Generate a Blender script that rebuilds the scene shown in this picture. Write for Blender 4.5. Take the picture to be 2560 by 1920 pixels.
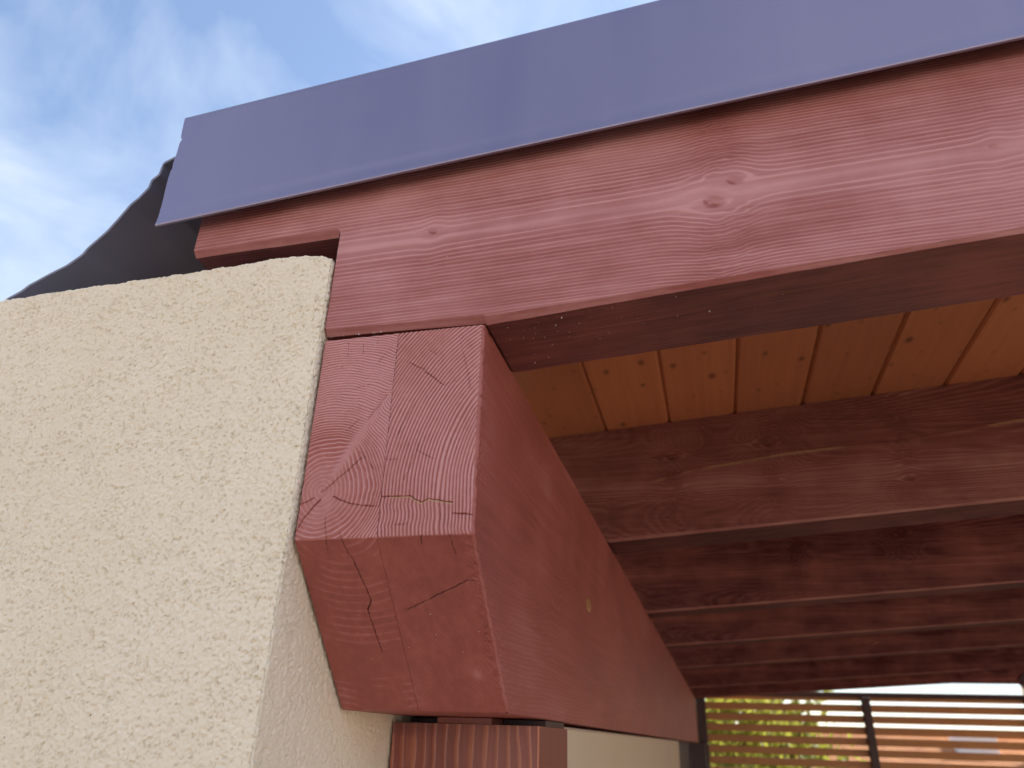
import bpy, math, random
import numpy as np
from mathutils import Vector, Matrix

scene = bpy.context.scene
for o in list(bpy.data.objects):
    bpy.data.objects.remove(o)

# ------------------------------------------------------------------ camera
cam_d = bpy.data.cameras.new('camera')
cam = bpy.data.objects.new('camera', cam_d)
scene.collection.objects.link(cam)
RT = Vector((0.96869084, 0.24657511, 0.02896155))
UP = Vector((0.08130899, -0.42530232, 0.90139158))
FW = Vector((-0.23457814, 0.87081494, 0.43203523))
m = Matrix((RT, UP, -FW)).transposed().to_4x4()
m.translation = Vector((0.33843, -0.55905, -0.34219))
cam.matrix_world = m
cam_d.sensor_width = 36.0
cam_d.lens = 1854.1 / 2560 * 36.0
cam_d.clip_start = 0.02
cam_d.clip_end = 1000
cam_d.dof.use_dof = True
cam_d.dof.focus_distance = 0.74
cam_d.dof.aperture_fstop = 6.8
scene.camera = cam

# ------------------------------------------------------------------ sky, sun, exposure
SUN_EL, SUN_AZ = math.radians(46), math.radians(50)      # azimuth from +Y towards +X
world = bpy.data.worlds.new('World')
scene.world = world
world.use_nodes = True
nt = world.node_tree
nt.nodes.clear()
def N(tree, typ, **kw):
    n = tree.nodes.new(typ)
    for k, v in kw.items():
        setattr(n, k, v)
    return n
w_out = N(nt, 'ShaderNodeOutputWorld')
w_bg = N(nt, 'ShaderNodeBackground')
w_bg.inputs['Strength'].default_value = 0.13
sky = N(nt, 'ShaderNodeTexSky', sky_type='NISHITA', sun_disc=False)
sky.sun_elevation = SUN_EL
sky.sun_rotation = SUN_AZ
sky.air_density = 1.0
sky.dust_density = 0.8
sky.ozone_density = 2.0
tc = N(nt, 'ShaderNodeTexCoord')
mp = N(nt, 'ShaderNodeMapping')
mp.inputs['Location'].default_value = (6.54, 6.16, 1.57)
mp.inputs['Rotation'].default_value = (0.3, 0.5, 0.4)
mp.inputs['Scale'].default_value = (1.0, 1.0, 1.7)
n1 = N(nt, 'ShaderNodeTexNoise')
n1.inputs['Scale'].default_value = 3.4
n1.inputs['Detail'].default_value = 9
n1.inputs['Roughness'].default_value = 0.56
n1.inputs['Distortion'].default_value = 0.35
rmp = N(nt, 'ShaderNodeMapRange')
rmp.inputs['From Min'].default_value = 0.40
rmp.inputs['From Max'].default_value = 0.80
rmp.inputs['To Min'].default_value = 0.08
rmp.inputs['To Max'].default_value = 1.0
mix = N(nt, 'ShaderNodeMix', data_type='RGBA')
mix.inputs['B'].default_value = (3.3, 3.75, 4.4, 1)
nt.links.new(tc.outputs['Generated'], mp.inputs['Vector'])
nt.links.new(mp.outputs['Vector'], n1.inputs['Vector'])
nt.links.new(n1.outputs['Fac'], rmp.inputs['Value'])
nt.links.new(rmp.outputs['Result'], mix.inputs['Factor'])
nt.links.new(sky.outputs['Color'], mix.inputs['A'])
nt.links.new(mix.outputs['Result'], w_bg.inputs['Color'])
nt.links.new(w_bg.outputs['Background'], w_out.inputs['Surface'])

sun_d = bpy.data.lights.new('sun', 'SUN')
sun_d.energy = 5.0
sun_d.angle = math.radians(0.53)
sun_d.color = (1.0, 0.93, 0.82)
sun = bpy.data.objects.new('sun', sun_d)
scene.collection.objects.link(sun)
SD = Vector((math.sin(SUN_AZ) * math.cos(SUN_EL), math.cos(SUN_AZ) * math.cos(SUN_EL), math.sin(SUN_EL)))
sun.rotation_euler = SD.to_track_quat('Z', 'Y').to_euler()
sun.location = SD * 20

scene.view_settings.view_transform = 'Standard'
scene.view_settings.look = 'None'
scene.view_settings.gamma = 1.0
scene.view_settings.use_curve_mapping = False
scene.view_settings.exposure = 1.06
scene.render.engine = 'CYCLES'
scene.cycles.max_bounces = 8
scene.cycles.diffuse_bounces = 6
scene.cycles.use_denoising = True

# ------------------------------------------------------------------ numeric helpers
_tab = {}
def _T(seed):
    if seed not in _tab:
        _tab[seed] = np.random.default_rng(seed).random((256, 256)).astype(np.float32)
    return _tab[seed]
def vn(x, y, seed=0):
    x = np.asarray(x, float); y = np.asarray(y, float)
    x, y = np.broadcast_arrays(x, y)
    T = _T(seed)
    xi = np.floor(x).astype(int); yi = np.floor(y).astype(int)
    fx = x - xi; fy = y - yi
    fx = fx * fx * fx * (fx * (fx * 6 - 15) + 10); fy = fy * fy * fy * (fy * (fy * 6 - 15) + 10)
    a = T[xi & 255, yi & 255]; b = T[(xi + 1) & 255, yi & 255]
    c = T[xi & 255, (yi + 1) & 255]; d = T[(xi + 1) & 255, (yi + 1) & 255]
    return (a * (1 - fx) + b * fx) * (1 - fy) + (c * (1 - fx) + d * fx) * fy
def fbm(x, y, seed=0, octv=4, rough=0.5):
    s = 0; amp = 1; tot = 0
    for i in range(octv):
        s = s + amp * vn(x * 2 ** i + 17.3 * i, y * 2 ** i + 5.1 * i, seed + i)
        tot += amp; amp *= rough
    return s / tot
def sst(a, b, x):
    t = np.clip((x - a) / (b - a), 0, 1)
    return t * t * (3 - 2 * t)
def seg_dist(x, y, poly):
    d = np.full(np.shape(x), 1e9)
    for (ax, ay), (bx, by) in zip(poly[:-1], poly[1:]):
        vx, vy = bx - ax, by - ay
        t = np.clip(((x - ax) * vx + (y - ay) * vy) / (vx * vx + vy * vy + 1e-12), 0, 1)
        d = np.minimum(d, np.hypot(x - ax - t * vx, y - ay - t * vy))
    return d

class MB:
    """Collects surface patches and solids, then links them as one mesh object."""
    def __init__(self):
        self.v = []; self.q = []; self.t = []; self.sm_q = []; self.sm_t = []; self.tone = []; self.bare = []; self.n = 0
    def _add(self, P, tone=None, bare=None):
        P = np.asarray(P, float).reshape(-1, 3)
        self.v.append(P)
        k = len(P)
        self.tone.append(np.zeros(k) if tone is None else np.broadcast_to(np.asarray(tone, float).ravel(), (k,)) if np.size(tone) == 1 else np.asarray(tone, float).ravel())
        self.bare.append(np.zeros(k) if bare is None else np.broadcast_to(np.asarray(bare, float).ravel(), (k,)) if np.size(bare) == 1 else np.asarray(bare, float).ravel())
        s = self.n; self.n += k
        return s
    def grid(self, P, tone=None, bare=None, smooth=True, flip=False):
        P = np.asarray(P, float)
        a, b = P.shape[:2]
        s = self._add(P, tone, bare)
        I = (np.arange(a)[:, None] * b + np.arange(b)[None, :]) + s
        Q = np.stack([I[:-1, :-1], I[1:, :-1], I[1:, 1:], I[:-1, 1:]], -1).reshape(-1, 4)
        if flip: Q = Q[:, ::-1]
        self.q.append(Q); self.sm_q.append(np.full(len(Q), smooth))
    def quad(self, a, b, c, d, tone=0.0):
        s = self._add([a, b, c, d], tone)
        self.q.append(np.array([[s, s + 1, s + 2, s + 3]])); self.sm_q.append(np.array([False]))
    def box(self, lo, hi, bev=0.002, fn=None, tone=0.0):
        """chamfered box; fn maps (n,3) local points to final positions"""
        lo = np.array(lo, float); hi = np.array(hi, float); c = (lo + hi) / 2; h = (hi - lo) / 2
        b = min(bev, h.min() * 0.45)
        idx = {}; P = []
        for sx in (-1, 1):
            for sy in (-1, 1):
                for sz in (-1, 1):
                    for ax in range(3):
                        s = np.array([sx, sy, sz]); p = h - b; p[ax] = h[ax]
                        idx[(sx, sy, sz, ax)] = len(P); P.append(c + s * p)
        P = np.array(P)
        if fn is not None: P = fn(P)
        s0 = self._add(P, tone)
        Q = []; T = []
        def nrm_fix(f):
            pts = P[f]; n = np.cross(pts[1] - pts[0], pts[2] - pts[0]); out = pts.mean(0) - P.mean(0)
            return f if n @ out > 0 else f[::-1]
        for ax in range(3):
            o = [i for i in range(3) if i != ax]
            for s in (-1, 1):
                f = []
                for u, v in ((-1, -1), (1, -1), (1, 1), (-1, 1)):
                    k = [0, 0, 0]; k[ax] = s; k[o[0]] = u; k[o[1]] = v
                    f.append(idx[(*k, ax)])
                Q.append(nrm_fix(f))
        for ax in range(3):
            o = [i for i in range(3) if i != ax]
            for u in (-1, 1):
                for v in (-1, 1):
                    f = []
                    for s, oa in ((-1, o[0]), (1, o[0]), (1, o[1]), (-1, o[1])):
                        k = [0, 0, 0]; k[ax] = s; k[o[0]] = u; k[o[1]] = v
                        f.append(idx[(*k, oa)])
                    Q.append(nrm_fix(f))
        for sx in (-1, 1):
            for sy in (-1, 1):
                for sz in (-1, 1):
                    T.append(nrm_fix([idx[(sx, sy, sz, k)] for k in range(3)]))
        self.q.append(np.array(Q) + s0); self.sm_q.append(np.zeros(len(Q), bool))
        self.t.append(np.array(T) + s0); self.sm_t.append(np.zeros(len(T), bool))
    def build(self, name, mat, parent=None, loc=None):
        V = np.concatenate(self.v)
        if loc is not None: V = V - np.array(loc)
        Q = np.concatenate(self.q) if self.q else np.zeros((0, 4), int)
        T = np.concatenate(self.t) if self.t else np.zeros((0, 3), int)
        me = bpy.data.meshes.new(name)
        me.vertices.add(len(V)); me.vertices.foreach_set('co', V.astype(np.float32).ravel())
        nl = Q.size + T.size
        me.loops.add(nl)
        me.loops.foreach_set('vertex_index', np.concatenate([Q.ravel(), T.ravel()]).astype(np.int32))
        npoly = len(Q) + len(T)
        me.polygons.add(npoly)
        st = np.concatenate([np.arange(len(Q)) * 4, Q.size + np.arange(len(T)) * 3]).astype(np.int32)
        me.polygons.foreach_set('loop_start', st)
        sm = np.concatenate([np.concatenate(self.sm_q) if self.sm_q else np.zeros(0, bool), np.concatenate(self.sm_t) if self.sm_t else np.zeros(0, bool)])
        me.polygons.foreach_set('use_smooth', sm)
        me.update(calc_edges=True)
        for nm, arr in (('tone', self.tone), ('bare', self.bare)):
            A = me.attributes.new(nm, 'FLOAT', 'POINT')
            A.data.foreach_set('value', np.concatenate(arr).astype(np.float32))
        me.validate()
        me.materials.append(mat)
        o = bpy.data.objects.new(name, me)
        scene.collection.objects.link(o)
        if loc is not None: o.location = loc
        if parent is not None: o.parent = parent
        return o

def tag(o, label=None, cat=None, group=None, kind=None):
    if label: o['label'] = label
    if cat: o['category'] = cat
    if group: o['group'] = group
    if kind: o['kind'] = kind
    return o
def empty(name, loc=(0, 0, 0)):
    o = bpy.data.objects.new(name, None)
    o.empty_display_size = 0.1
    scene.collection.objects.link(o)
    o.location = loc
    return o
def put(b, name, mat, root):
    """build a part whose points are in world space under a root Empty that sits at its base"""
    o = b.build(name, mat)
    o.parent = root
    o.matrix_parent_inverse = Matrix.Translation(-Vector(root.location))
    return o

# ------------------------------------------------------------------ materials
def new_mat(name):
    mt = bpy.data.materials.new(name); mt.use_nodes = True
    t = mt.node_tree
    return mt, t, t.nodes['Principled BSDF']
def link(t, a, b): t.links.new(a, b)

def wood_mat(name, dark, mid, light, axis='X', rough=0.45, coat=0.3, sheen=0.0, streak=0.5, spec=0.6, blotch=0.8):
    mt, t, p = new_mat(name)
    at = N(t, 'ShaderNodeAttribute', attribute_name='tone')
    ab = N(t, 'ShaderNodeAttribute', attribute_name='bare')
    co = N(t, 'ShaderNodeTexCoord')
    mpg = N(t, 'ShaderNodeMapping')
    sc = {'X': (6, 160, 160), 'Y': (160, 6, 160), 'Z': (160, 160, 6)}[axis]
    mpg.inputs['Scale'].default_value = sc
    link(t, co.outputs['Object'], mpg.inputs['Vector'])
    ns = N(t, 'ShaderNodeTexNoise'); ns.inputs['Scale'].default_value = 1.0; ns.inputs['Detail'].default_value = 5
    link(t, mpg.outputs['Vector'], ns.inputs['Vector'])
    nb = N(t, 'ShaderNodeTexNoise'); nb.inputs['Scale'].default_value = 7.0; nb.inputs['Detail'].default_value = 5; nb.inputs['Roughness'].default_value = 0.6
    link(t, co.outputs['Object'], nb.inputs['Vector'])
    # tone sum
    m1 = N(t, 'ShaderNodeMath', operation='MULTIPLY_ADD'); m1.inputs[1].default_value = streak; m1.inputs[2].default_value = -0.5 * streak
    link(t, ns.outputs['Fac'], m1.inputs[0])
    m2 = N(t, 'ShaderNodeMath', operation='MULTIPLY_ADD'); m2.inputs[1].default_value = blotch; m2.inputs[2].default_value = 0.5 - 0.5 * blotch
    link(t, nb.outputs['Fac'], m2.inputs[0])
    m3 = N(t, 'ShaderNodeMath', operation='ADD'); link(t, m1.outputs[0], m3.inputs[0]); link(t, m2.outputs[0], m3.inputs[1])
    m4 = N(t, 'ShaderNodeMath', operation='MULTIPLY_ADD'); m4.inputs[1].default_value = 0.5
    link(t, at.outputs['Fac'], m4.inputs[0]); link(t, m3.outputs[0], m4.inputs[2])
    cr = N(t, 'ShaderNodeValToRGB')
    cr.color_ramp.elements[0].position = 0.0; cr.color_ramp.elements[0].color = (*dark, 1)
    cr.color_ramp.elements[1].position = 1.0; cr.color_ramp.elements[1].color = (*light, 1)
    e = cr.color_ramp.elements.new(0.5); e.color = (*mid, 1)
    link(t, m4.outputs[0], cr.inputs['Fac'])
    mx = N(t, 'ShaderNodeMix', data_type='RGBA'); mx.inputs['B'].default_value = (0.46, 0.30, 0.15, 1)
    link(t, ab.outputs['Fac'], mx.inputs['Factor']); link(t, cr.outputs['Color'], mx.inputs['A'])
    link(t, mx.outputs['Result'], p.inputs['Base Color'])
    rr = N(t, 'ShaderNodeMapRange'); rr.inputs['To Min'].default_value = rough - 0.1; rr.inputs['To Max'].default_value = rough + 0.14
    link(t, nb.outputs['Fac'], rr.inputs['Value']); link(t, rr.outputs['Result'], p.inputs['Roughness'])
    p.inputs['Specular IOR Level'].default_value = spec
    p.inputs['Coat Weight'].default_value = coat
    p.inputs['Coat Roughness'].default_value = 0.38
    p.inputs['Sheen Weight'].default_value = sheen
    p.inputs['Sheen Roughness'].default_value = 0.5
    nf = N(t, 'ShaderNodeTexNoise'); nf.inputs['Scale'].default_value = 700; nf.inputs['Detail'].default_value = 3
    link(t, co.outputs['Object'], nf.inputs['Vector'])
    ad = N(t, 'ShaderNodeMath', operation='MULTIPLY_ADD'); ad.inputs[1].default_value = 0.8
    link(t, ns.outputs['Fac'], ad.inputs[0]); link(t, nf.outputs['Fac'], ad.inputs[2])
    bp = N(t, 'ShaderNodeBump'); bp.inputs['Strength'].default_value = 0.28; bp.inputs['Distance'].default_value = 0.0006
    link(t, ad.outputs[0], bp.inputs['Height']); link(t, bp.outputs['Normal'], p.inputs['Normal'])
    return mt

RED_D, RED_M, RED_L = (0.10, 0.026, 0.028), (0.335, 0.105, 0.094), (0.58, 0.285, 0.285)
M_raf = wood_mat('stained_wood_along_x', RED_D, RED_M, RED_L, 'X', coat=0.0, spec=0.35, rough=0.55)
M_raf_in = wood_mat('shaded_wood_along_x', (0.085, 0.026, 0.027), (0.275, 0.105, 0.088), (0.47, 0.24, 0.20), 'X', coat=0.0, spec=0.1, rough=0.7)  # inner rafters: darker, browner stain copy with the roof shade in its colour
M_beam = wood_mat('stained_wood_along_y', RED_D, (0.36, 0.100, 0.080), RED_L, 'Y', coat=0.0, spec=0.4, rough=0.5, streak=0.3, blotch=0.4)
M_post = wood_mat('stained_wood_along_z', (0.11, 0.022, 0.018), (0.25, 0.06, 0.04), (0.56, 0.20, 0.09), 'Z', coat=0.25)
M_slat = wood_mat('pine_slat', (0.50, 0.20, 0.06), (0.66, 0.31, 0.10), (0.74, 0.40, 0.15), 'X', coat=0.1)
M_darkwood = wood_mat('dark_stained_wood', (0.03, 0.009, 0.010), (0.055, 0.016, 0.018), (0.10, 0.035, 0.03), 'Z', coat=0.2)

def soffit_mat():
    mt, t, p = new_mat('pine_soffit')
    co = N(t, 'ShaderNodeTexCoord'); oi = N(t, 'ShaderNodeObjectInfo')
    cb = N(t, 'ShaderNodeCombineXYZ')
    rm = N(t, 'ShaderNodeMath', operation='MULTIPLY'); rm.inputs[1].default_value = 37.0
    link(t, oi.outputs['Random'], rm.inputs[0])
    link(t, rm.outputs[0], cb.inputs[0]); link(t, rm.outputs[0], cb.inputs[1])
    va = N(t, 'ShaderNodeVectorMath', operation='ADD')
    link(t, co.outputs['Object'], va.inputs[0]); link(t, cb.outputs[0], va.inputs[1])
    # grain
    mg = N(t, 'ShaderNodeMapping'); mg.inputs['Scale'].default_value = (110, 3.5, 30)
    link(t, va.outputs[0], mg.inputs['Vector'])
    ng = N(t, 'ShaderNodeTexNoise'); ng.inputs['Scale'].default_value = 1; ng.inputs['Detail'].default_value = 5; ng.inputs['Distortion'].default_value = 0.8
    link(t, mg.outputs['Vector'], ng.inputs['Vector'])
    # knots
    mk = N(t, 'ShaderNodeMapping'); mk.inputs['Scale'].default_value = (17, 9.5, 0.01)
    link(t, va.outputs[0], mk.inputs['Vector'])
    vo = N(t, 'ShaderNodeTexVoronoi', feature='F1', voronoi_dimensions='2D'); vo.inputs['Scale'].default_value = 1.0; vo.inputs['Randomness'].default_value = 0.9
    link(t, mk.outputs['Vector'], vo.inputs['Vector'])
    sp = N(t, 'ShaderNodeSeparateColor'); link(t, vo.outputs['Color'], sp.inputs[0])
    rad = N(t, 'ShaderNodeMapRange'); rad.inputs['From Min'].default_value = 0.66; rad.inputs['From Max'].default_value = 1.0
    rad.inputs['To Min'].default_value = 0.0; rad.inputs['To Max'].default_value = 0.09
    link(t, sp.outputs[0], rad.inputs['Value'])
    dv = N(t, 'ShaderNodeMath', operation='SUBTRACT'); link(t, rad.outputs['Result'], dv.inputs[0]); link(t, vo.outputs['Distance'], dv.inputs[1])
    kn = N(t, 'ShaderNodeMapRange', interpolation_type='SMOOTHSTEP'); kn.inputs['From Min'].default_value = -0.10; kn.inputs['From Max'].default_value = 0.07
    link(t, dv.outputs[0], kn.inputs['Value'])
    cr = N(t, 'ShaderNodeValToRGB')
    cr.color_ramp.elements[0].position = 0.25; cr.color_ramp.elements[0].color = (0.47, 0.165, 0.075, 1)
    cr.color_ramp.elements[1].position = 0.75; cr.color_ramp.elements[1].color = (0.56, 0.21, 0.095, 1)
    link(t, ng.outputs['Fac'], cr.inputs['Fac'])
    mx = N(t, 'ShaderNodeMix', data_type='RGBA'); mx.inputs['B'].default_value = (0.17, 0.06, 0.03, 1)
    link(t, kn.outputs['Result'], mx.inputs['Factor']); link(t, cr.outputs['Color'], mx.inputs['A'])
    hs = N(t, 'ShaderNodeHueSaturation')
    vr = N(t, 'ShaderNodeMapRange'); vr.inputs['To Min'].default_value = 0.82; vr.inputs['To Max'].default_value = 1.15
    link(t, oi.outputs['Random'], vr.inputs['Value']); link(t, vr.outputs['Result'], hs.inputs['Value'])
    link(t, mx.outputs['Result'], hs.inputs['Color'])
    link(t, hs.outputs['Color'], p.inputs['Base Color'])
    p.inputs['Roughness'].default_value = 0.42
    bp = N(t, 'ShaderNodeBump'); bp.inputs['Strength'].default_value = 0.15; bp.inputs['Distance'].default_value = 0.001
    link(t, ng.outputs['Fac'], bp.inputs['Height']); link(t, bp.outputs['Normal'], p.inputs['Normal'])
    return mt
M_soffit = soffit_mat()

def stucco_mat():
    mt, t, p = new_mat('cream_stucco')
    co = N(t, 'ShaderNodeTexCoord')
    a = N(t, 'ShaderNodeTexNoise'); a.inputs['Scale'].default_value = 6; a.inputs['Detail'].default_value = 6
    b = N(t, 'ShaderNodeTexNoise'); b.inputs['Scale'].default_value = 420; b.inputs['Detail'].default_value = 3
    link(t, co.outputs['Object'], a.inputs['Vector']); link(t, co.outputs['Object'], b.inputs['Vector'])
    cr = N(t, 'ShaderNodeValToRGB')
    cr.color_ramp.elements[0].position = 0.3; cr.color_ramp.elements[0].color = (0.84, 0.745, 0.58, 1)
    cr.color_ramp.elements[1].position = 0.7; cr.color_ramp.elements[1].color = (0.88, 0.79, 0.64, 1)
    link(t, a.outputs['Fac'], cr.inputs['Fac'])
    # sparse dark grit specks
    vo = N(t, 'ShaderNodeTexVoronoi', feature='F1'); vo.inputs['Scale'].default_value = 90
    link(t, co.outputs['Object'], vo.inputs['Vector'])
    sp = N(t, 'ShaderNodeSeparateColor'); link(t, vo.outputs['Color'], sp.inputs[0])
    g1 = N(t, 'ShaderNodeMath', operation='GREATER_THAN'); g1.inputs[1].default_value = 0.985; link(t, sp.outputs[0], g1.inputs[0])
    g2 = N(t, 'ShaderNodeMath', operation='LESS_THAN'); g2.inputs[1].default_value = 0.075; link(t, vo.outputs['Distance'], g2.inputs[0])
    g3 = N(t, 'ShaderNodeMath', operation='MULTIPLY'); link(t, g1.outputs[0], g3.inputs[0]); link(t, g2.outputs[0], g3.inputs[1])
    mx = N(t, 'ShaderNodeMix', data_type='RGBA'); mx.inputs['B'].default_value = (0.12, 0.10, 0.07, 1)
    link(t, g3.outputs[0], mx.inputs['Factor']); link(t, cr.outputs['Color'], mx.inputs['A'])
    link(t, mx.outputs['Result'], p.inputs['Base Color'])
    p.inputs['Roughness'].default_value = 0.9
    p.inputs['Specular IOR Level'].default_value = 0.25
    bp = N(t, 'ShaderNodeBump'); bp.inputs['Strength'].default_value = 0.35; bp.inputs['Distance'].default_value = 0.001
    link(t, b.outputs['Fac'], bp.inputs['Height']); link(t, bp.outputs['Normal'], p.inputs['Normal'])
    return mt
M_stucco = stucco_mat()

def simple_mat(name, c1, c2, scale=8, rough=0.6, metallic=0.0, spec=0.5, bump=0.1, coat=0.0, bscale=120, bdist=0.001):
    mt, t, p = new_mat(name)
    co = N(t, 'ShaderNodeTexCoord')
    a = N(t, 'ShaderNodeTexNoise'); a.inputs['Scale'].default_value = scale; a.inputs['Detail'].default_value = 6
    link(t, co.outputs['Object'], a.inputs['Vector'])
    cr = N(t, 'ShaderNodeValToRGB')
    cr.color_ramp.elements[0].position = 0.3; cr.color_ramp.elements[0].color = (*c1, 1)
    cr.color_ramp.elements[1].position = 0.7; cr.color_ramp.elements[1].color = (*c2, 1)
    link(t, a.outputs['Fac'], cr.inputs['Fac']); link(t, cr.outputs['Color'], p.inputs['Base Color'])
    rr = N(t, 'ShaderNodeMapRange'); rr.inputs['To Min'].default_value = max(rough - 0.06, 0.03); rr.inputs['To Max'].default_value = rough + 0.06
    link(t, a.outputs['Fac'], rr.inputs['Value']); link(t, rr.outputs['Result'], p.inputs['Roughness'])
    p.inputs['Metallic'].default_value = metallic
    p.inputs['Specular IOR Level'].default_value = spec
    p.inputs['Coat Weight'].default_value = coat
    b = N(t, 'ShaderNodeTexNoise'); b.inputs['Scale'].default_value = bscale; b.inputs['Detail'].default_value = 4
    link(t, co.outputs['Object'], b.inputs['Vector'])
    bp = N(t, 'ShaderNodeBump'); bp.inputs['Strength'].default_value = bump; bp.inputs['Distance'].default_value = bdist
    link(t, b.outputs['Fac'], bp.inputs['Height']); link(t, bp.outputs['Normal'], p.inputs['Normal'])
    return mt
M_metal = simple_mat('coated_flashing', (0.305, 0.268, 0.37), (0.322, 0.284, 0.388), 3, 0.32, 0.75, 0.5, 0.02)
_t = M_metal.node_tree
_nz = [n for n in _t.nodes if n.type == 'TEX_NOISE' and abs(n.inputs['Scale'].default_value - 3) < 1e-4][0]
_mp = N(_t, 'ShaderNodeMapping'); _mp.inputs['Scale'].default_value = (9, 9, 0.9)       # faint run-off streaks
_co = [n for n in _t.nodes if n.type == 'TEX_COORD'][0]
link(_t, _co.outputs['Object'], _mp.inputs['Vector']); link(_t, _mp.outputs['Vector'], _nz.inputs['Vector'])
M_membrane = simple_mat('roofing_membrane', (0.17, 0.17, 0.235), (0.21, 0.21, 0.28), 9, 0.5, 0, 0.6, 0.25, 0, 300)
M_deck = simple_mat('roof_build_up', (0.03, 0.028, 0.03), (0.05, 0.045, 0.045), 6, 0.8)
M_panel = simple_mat('cream_panel', (0.66, 0.55, 0.40), (0.70, 0.60, 0.45), 2, 0.7, bump=0.15, bscale=200)
M_door = simple_mat('dark_door', (0.012, 0.011, 0.018), (0.02, 0.018, 0.026), 3, 0.5)
M_ground = simple_mat('sandy_yard', (0.20, 0.135, 0.085), (0.26, 0.18, 0.115), 0.6, 0.85, bump=0.3, bscale=30, bdist=0.01)
M_asphalt = simple_mat('added_asphalt', (0.04, 0.038, 0.036), (0.06, 0.056, 0.053), 3, 0.9, bump=0.4, bscale=90, bdist=0.006)
M_slab = simple_mat('added_slab', (0.20, 0.16, 0.12), (0.25, 0.20, 0.155), 3, 0.9, bump=0.4, bscale=90, bdist=0.006)
M_tile = simple_mat('terracotta', (0.46, 0.20, 0.085), (0.60, 0.30, 0.13), 3, 0.8)
M_white = simple_mat('white_render', (0.72, 0.70, 0.66), (0.80, 0.78, 0.74), 2, 0.8)
M_leaf = simple_mat('leaf', (0.10, 0.15, 0.012), (0.26, 0.28, 0.02), 2.5, 0.5)
_t = M_leaf.node_tree; _p = _t.nodes['Principled BSDF']
_tr = N(_t, 'ShaderNodeBsdfTranslucent'); _tr.inputs['Color'].default_value = (0.36, 0.36, 0.06, 1)
_ms = N(_t, 'ShaderNodeMixShader'); _ms.inputs['Fac'].default_value = 0.5
link(_t, _p.outputs['BSDF'], _ms.inputs[1]); link(_t, _tr.outputs['BSDF'], _ms.inputs[2])
link(_t, _ms.outputs['Shader'], _t.nodes['Material Output'].inputs['Surface'])
M_bark = simple_mat('bark', (0.08, 0.06, 0.045), (0.14, 0.11, 0.08), 12, 0.9, bump=0.6, bscale=30, bdist=0.02)
M_plug = simple_mat('resin_wood', (0.34, 0.17, 0.06), (0.44, 0.25, 0.10), 60, 0.5)
M_dust = simple_mat('dust', (0.65, 0.62, 0.58), (0.8, 0.78, 0.75), 50, 0.9)

# ------------------------------------------------------------------ shared dimensions (metres)
A = 0.07237           # roof slope dz/dx
ZB = -0.0132          # rafter underside at x = 0
HS = 0.2261           # rafter height
TH = 0.1048           # rafter thickness
BW, H1, HB, DSL = 0.16, 0.195, 0.3221, 0.1279   # beam width, end-face height, full height, depth of the raked cut
GZ = -2.35            # ground level
YEND = 6.22
XR = 3.25

# ------------------------------------------------------------------ ground
g = MB()
g.grid(np.array([[(-150, -150, GZ), (-150, 200, GZ)], [(200, -150, GZ), (200, 200, GZ)]]), smooth=False)
tag(g.build('ground', M_ground), kind='structure')
g = MB(); g.grid(np.array([[(-0.1, 0.05, GZ + 0.004), (-0.1, 6.3, GZ + 0.004)], [(4.2, 0.05, GZ + 0.004), (4.2, 6.3, GZ + 0.004)]]), smooth=False)
tag(g.build('added_floor', M_slab), kind='structure')  # unseen slab added to set how much light reaches the rafters from below
g = MB(); g.grid(np.array([[(-2.6, -5.6, GZ + 0.004), (-2.6, 0.045, GZ + 0.004)], [(3.4, -5.6, GZ + 0.004), (3.4, 0.045, GZ + 0.004)]]), smooth=False)
tag(g.build('added_driveway', M_asphalt), kind='structure')  # unseen dark ground added to cut the light bounced onto the rafters

# ------------------------------------------------------------------ stucco wall
def stucco_h(u, v):
    """relief in metres over (u, v) measured in metres"""
    wx = fbm(u * 260, v * 260, 31, 2) - 0.5; wy = fbm(u * 260, v * 260, 37, 2) - 0.5
    uu = u + wx * 0.003; vv = v + wy * 0.003
    cre = np.abs(fbm(uu * 360, vv * 560, 3, 2) - 0.5) * 2
    mask = sst(0.44, 0.64, 0.72 * fbm(u * 260, v * 360, 11, 2) + 0.28 * fbm(u * 28, v * 34, 13, 3))
    crease = (1 - sst(0.0, 0.13, cre)) * mask
    lumps = fbm(u * 300, v * 380, 19, 3) - 0.5
    big = fbm(u * 45, v * 45, 23, 3) - 0.5
    pits = sst(0.70, 0.80, fbm(u * 420, v * 520, 41, 2)) * 0.6
    return -0.0028 * crease + 0.0020 * np.clip(lumps, -0.35, 0.10) + 0.0009 * big - 0.0013 * pits
YW = -0.0062
RC = 0.0024
xs = np.arange(-0.475, -RC, 0.00082)
arc = np.linspace(0, math.pi / 2, 9)[1:-1]
ys = np.arange(RC, 0.30, 0.00125)
# columns: base position and outward normal along the plan outline
cx = np.concatenate([xs, -0.0015 - RC + RC * np.sin(arc), np.full(len(ys), -0.0015)])
cy = np.concatenate([np.full(len(xs), YW), YW + RC - RC * np.cos(arc), YW + ys])
nx = np.concatenate([np.zeros(len(xs)), np.sin(arc), np.ones(len(ys))])
ny = np.concatenate([-np.ones(len(xs)), -np.cos(arc), np.zeros(len(ys))])
ss = np.concatenate([[0], np.cumsum(np.hypot(np.diff(cx), np.diff(cy)))])
ztop = np.interp(cx, [-0.475, -0.42, -0.40, -0.295, -0.166, -0.075, -0.034, -0.016, -0.005, 0.0], [0.0905, 0.0915, 0.093, 0.0945, 0.0962, 0.0990, 0.0975, 0.0955, 0.0905, 0.088])
ztop = ztop + 0.0042 * (fbm(ss * 70, ss * 0 + 3, 5, 5, 0.62) - 0.5) + 0.004 * (fbm(ss * 30, ss * 0 + 9, 8, 2) - 0.5) * sst(0.33, 0.40, ss)
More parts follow.
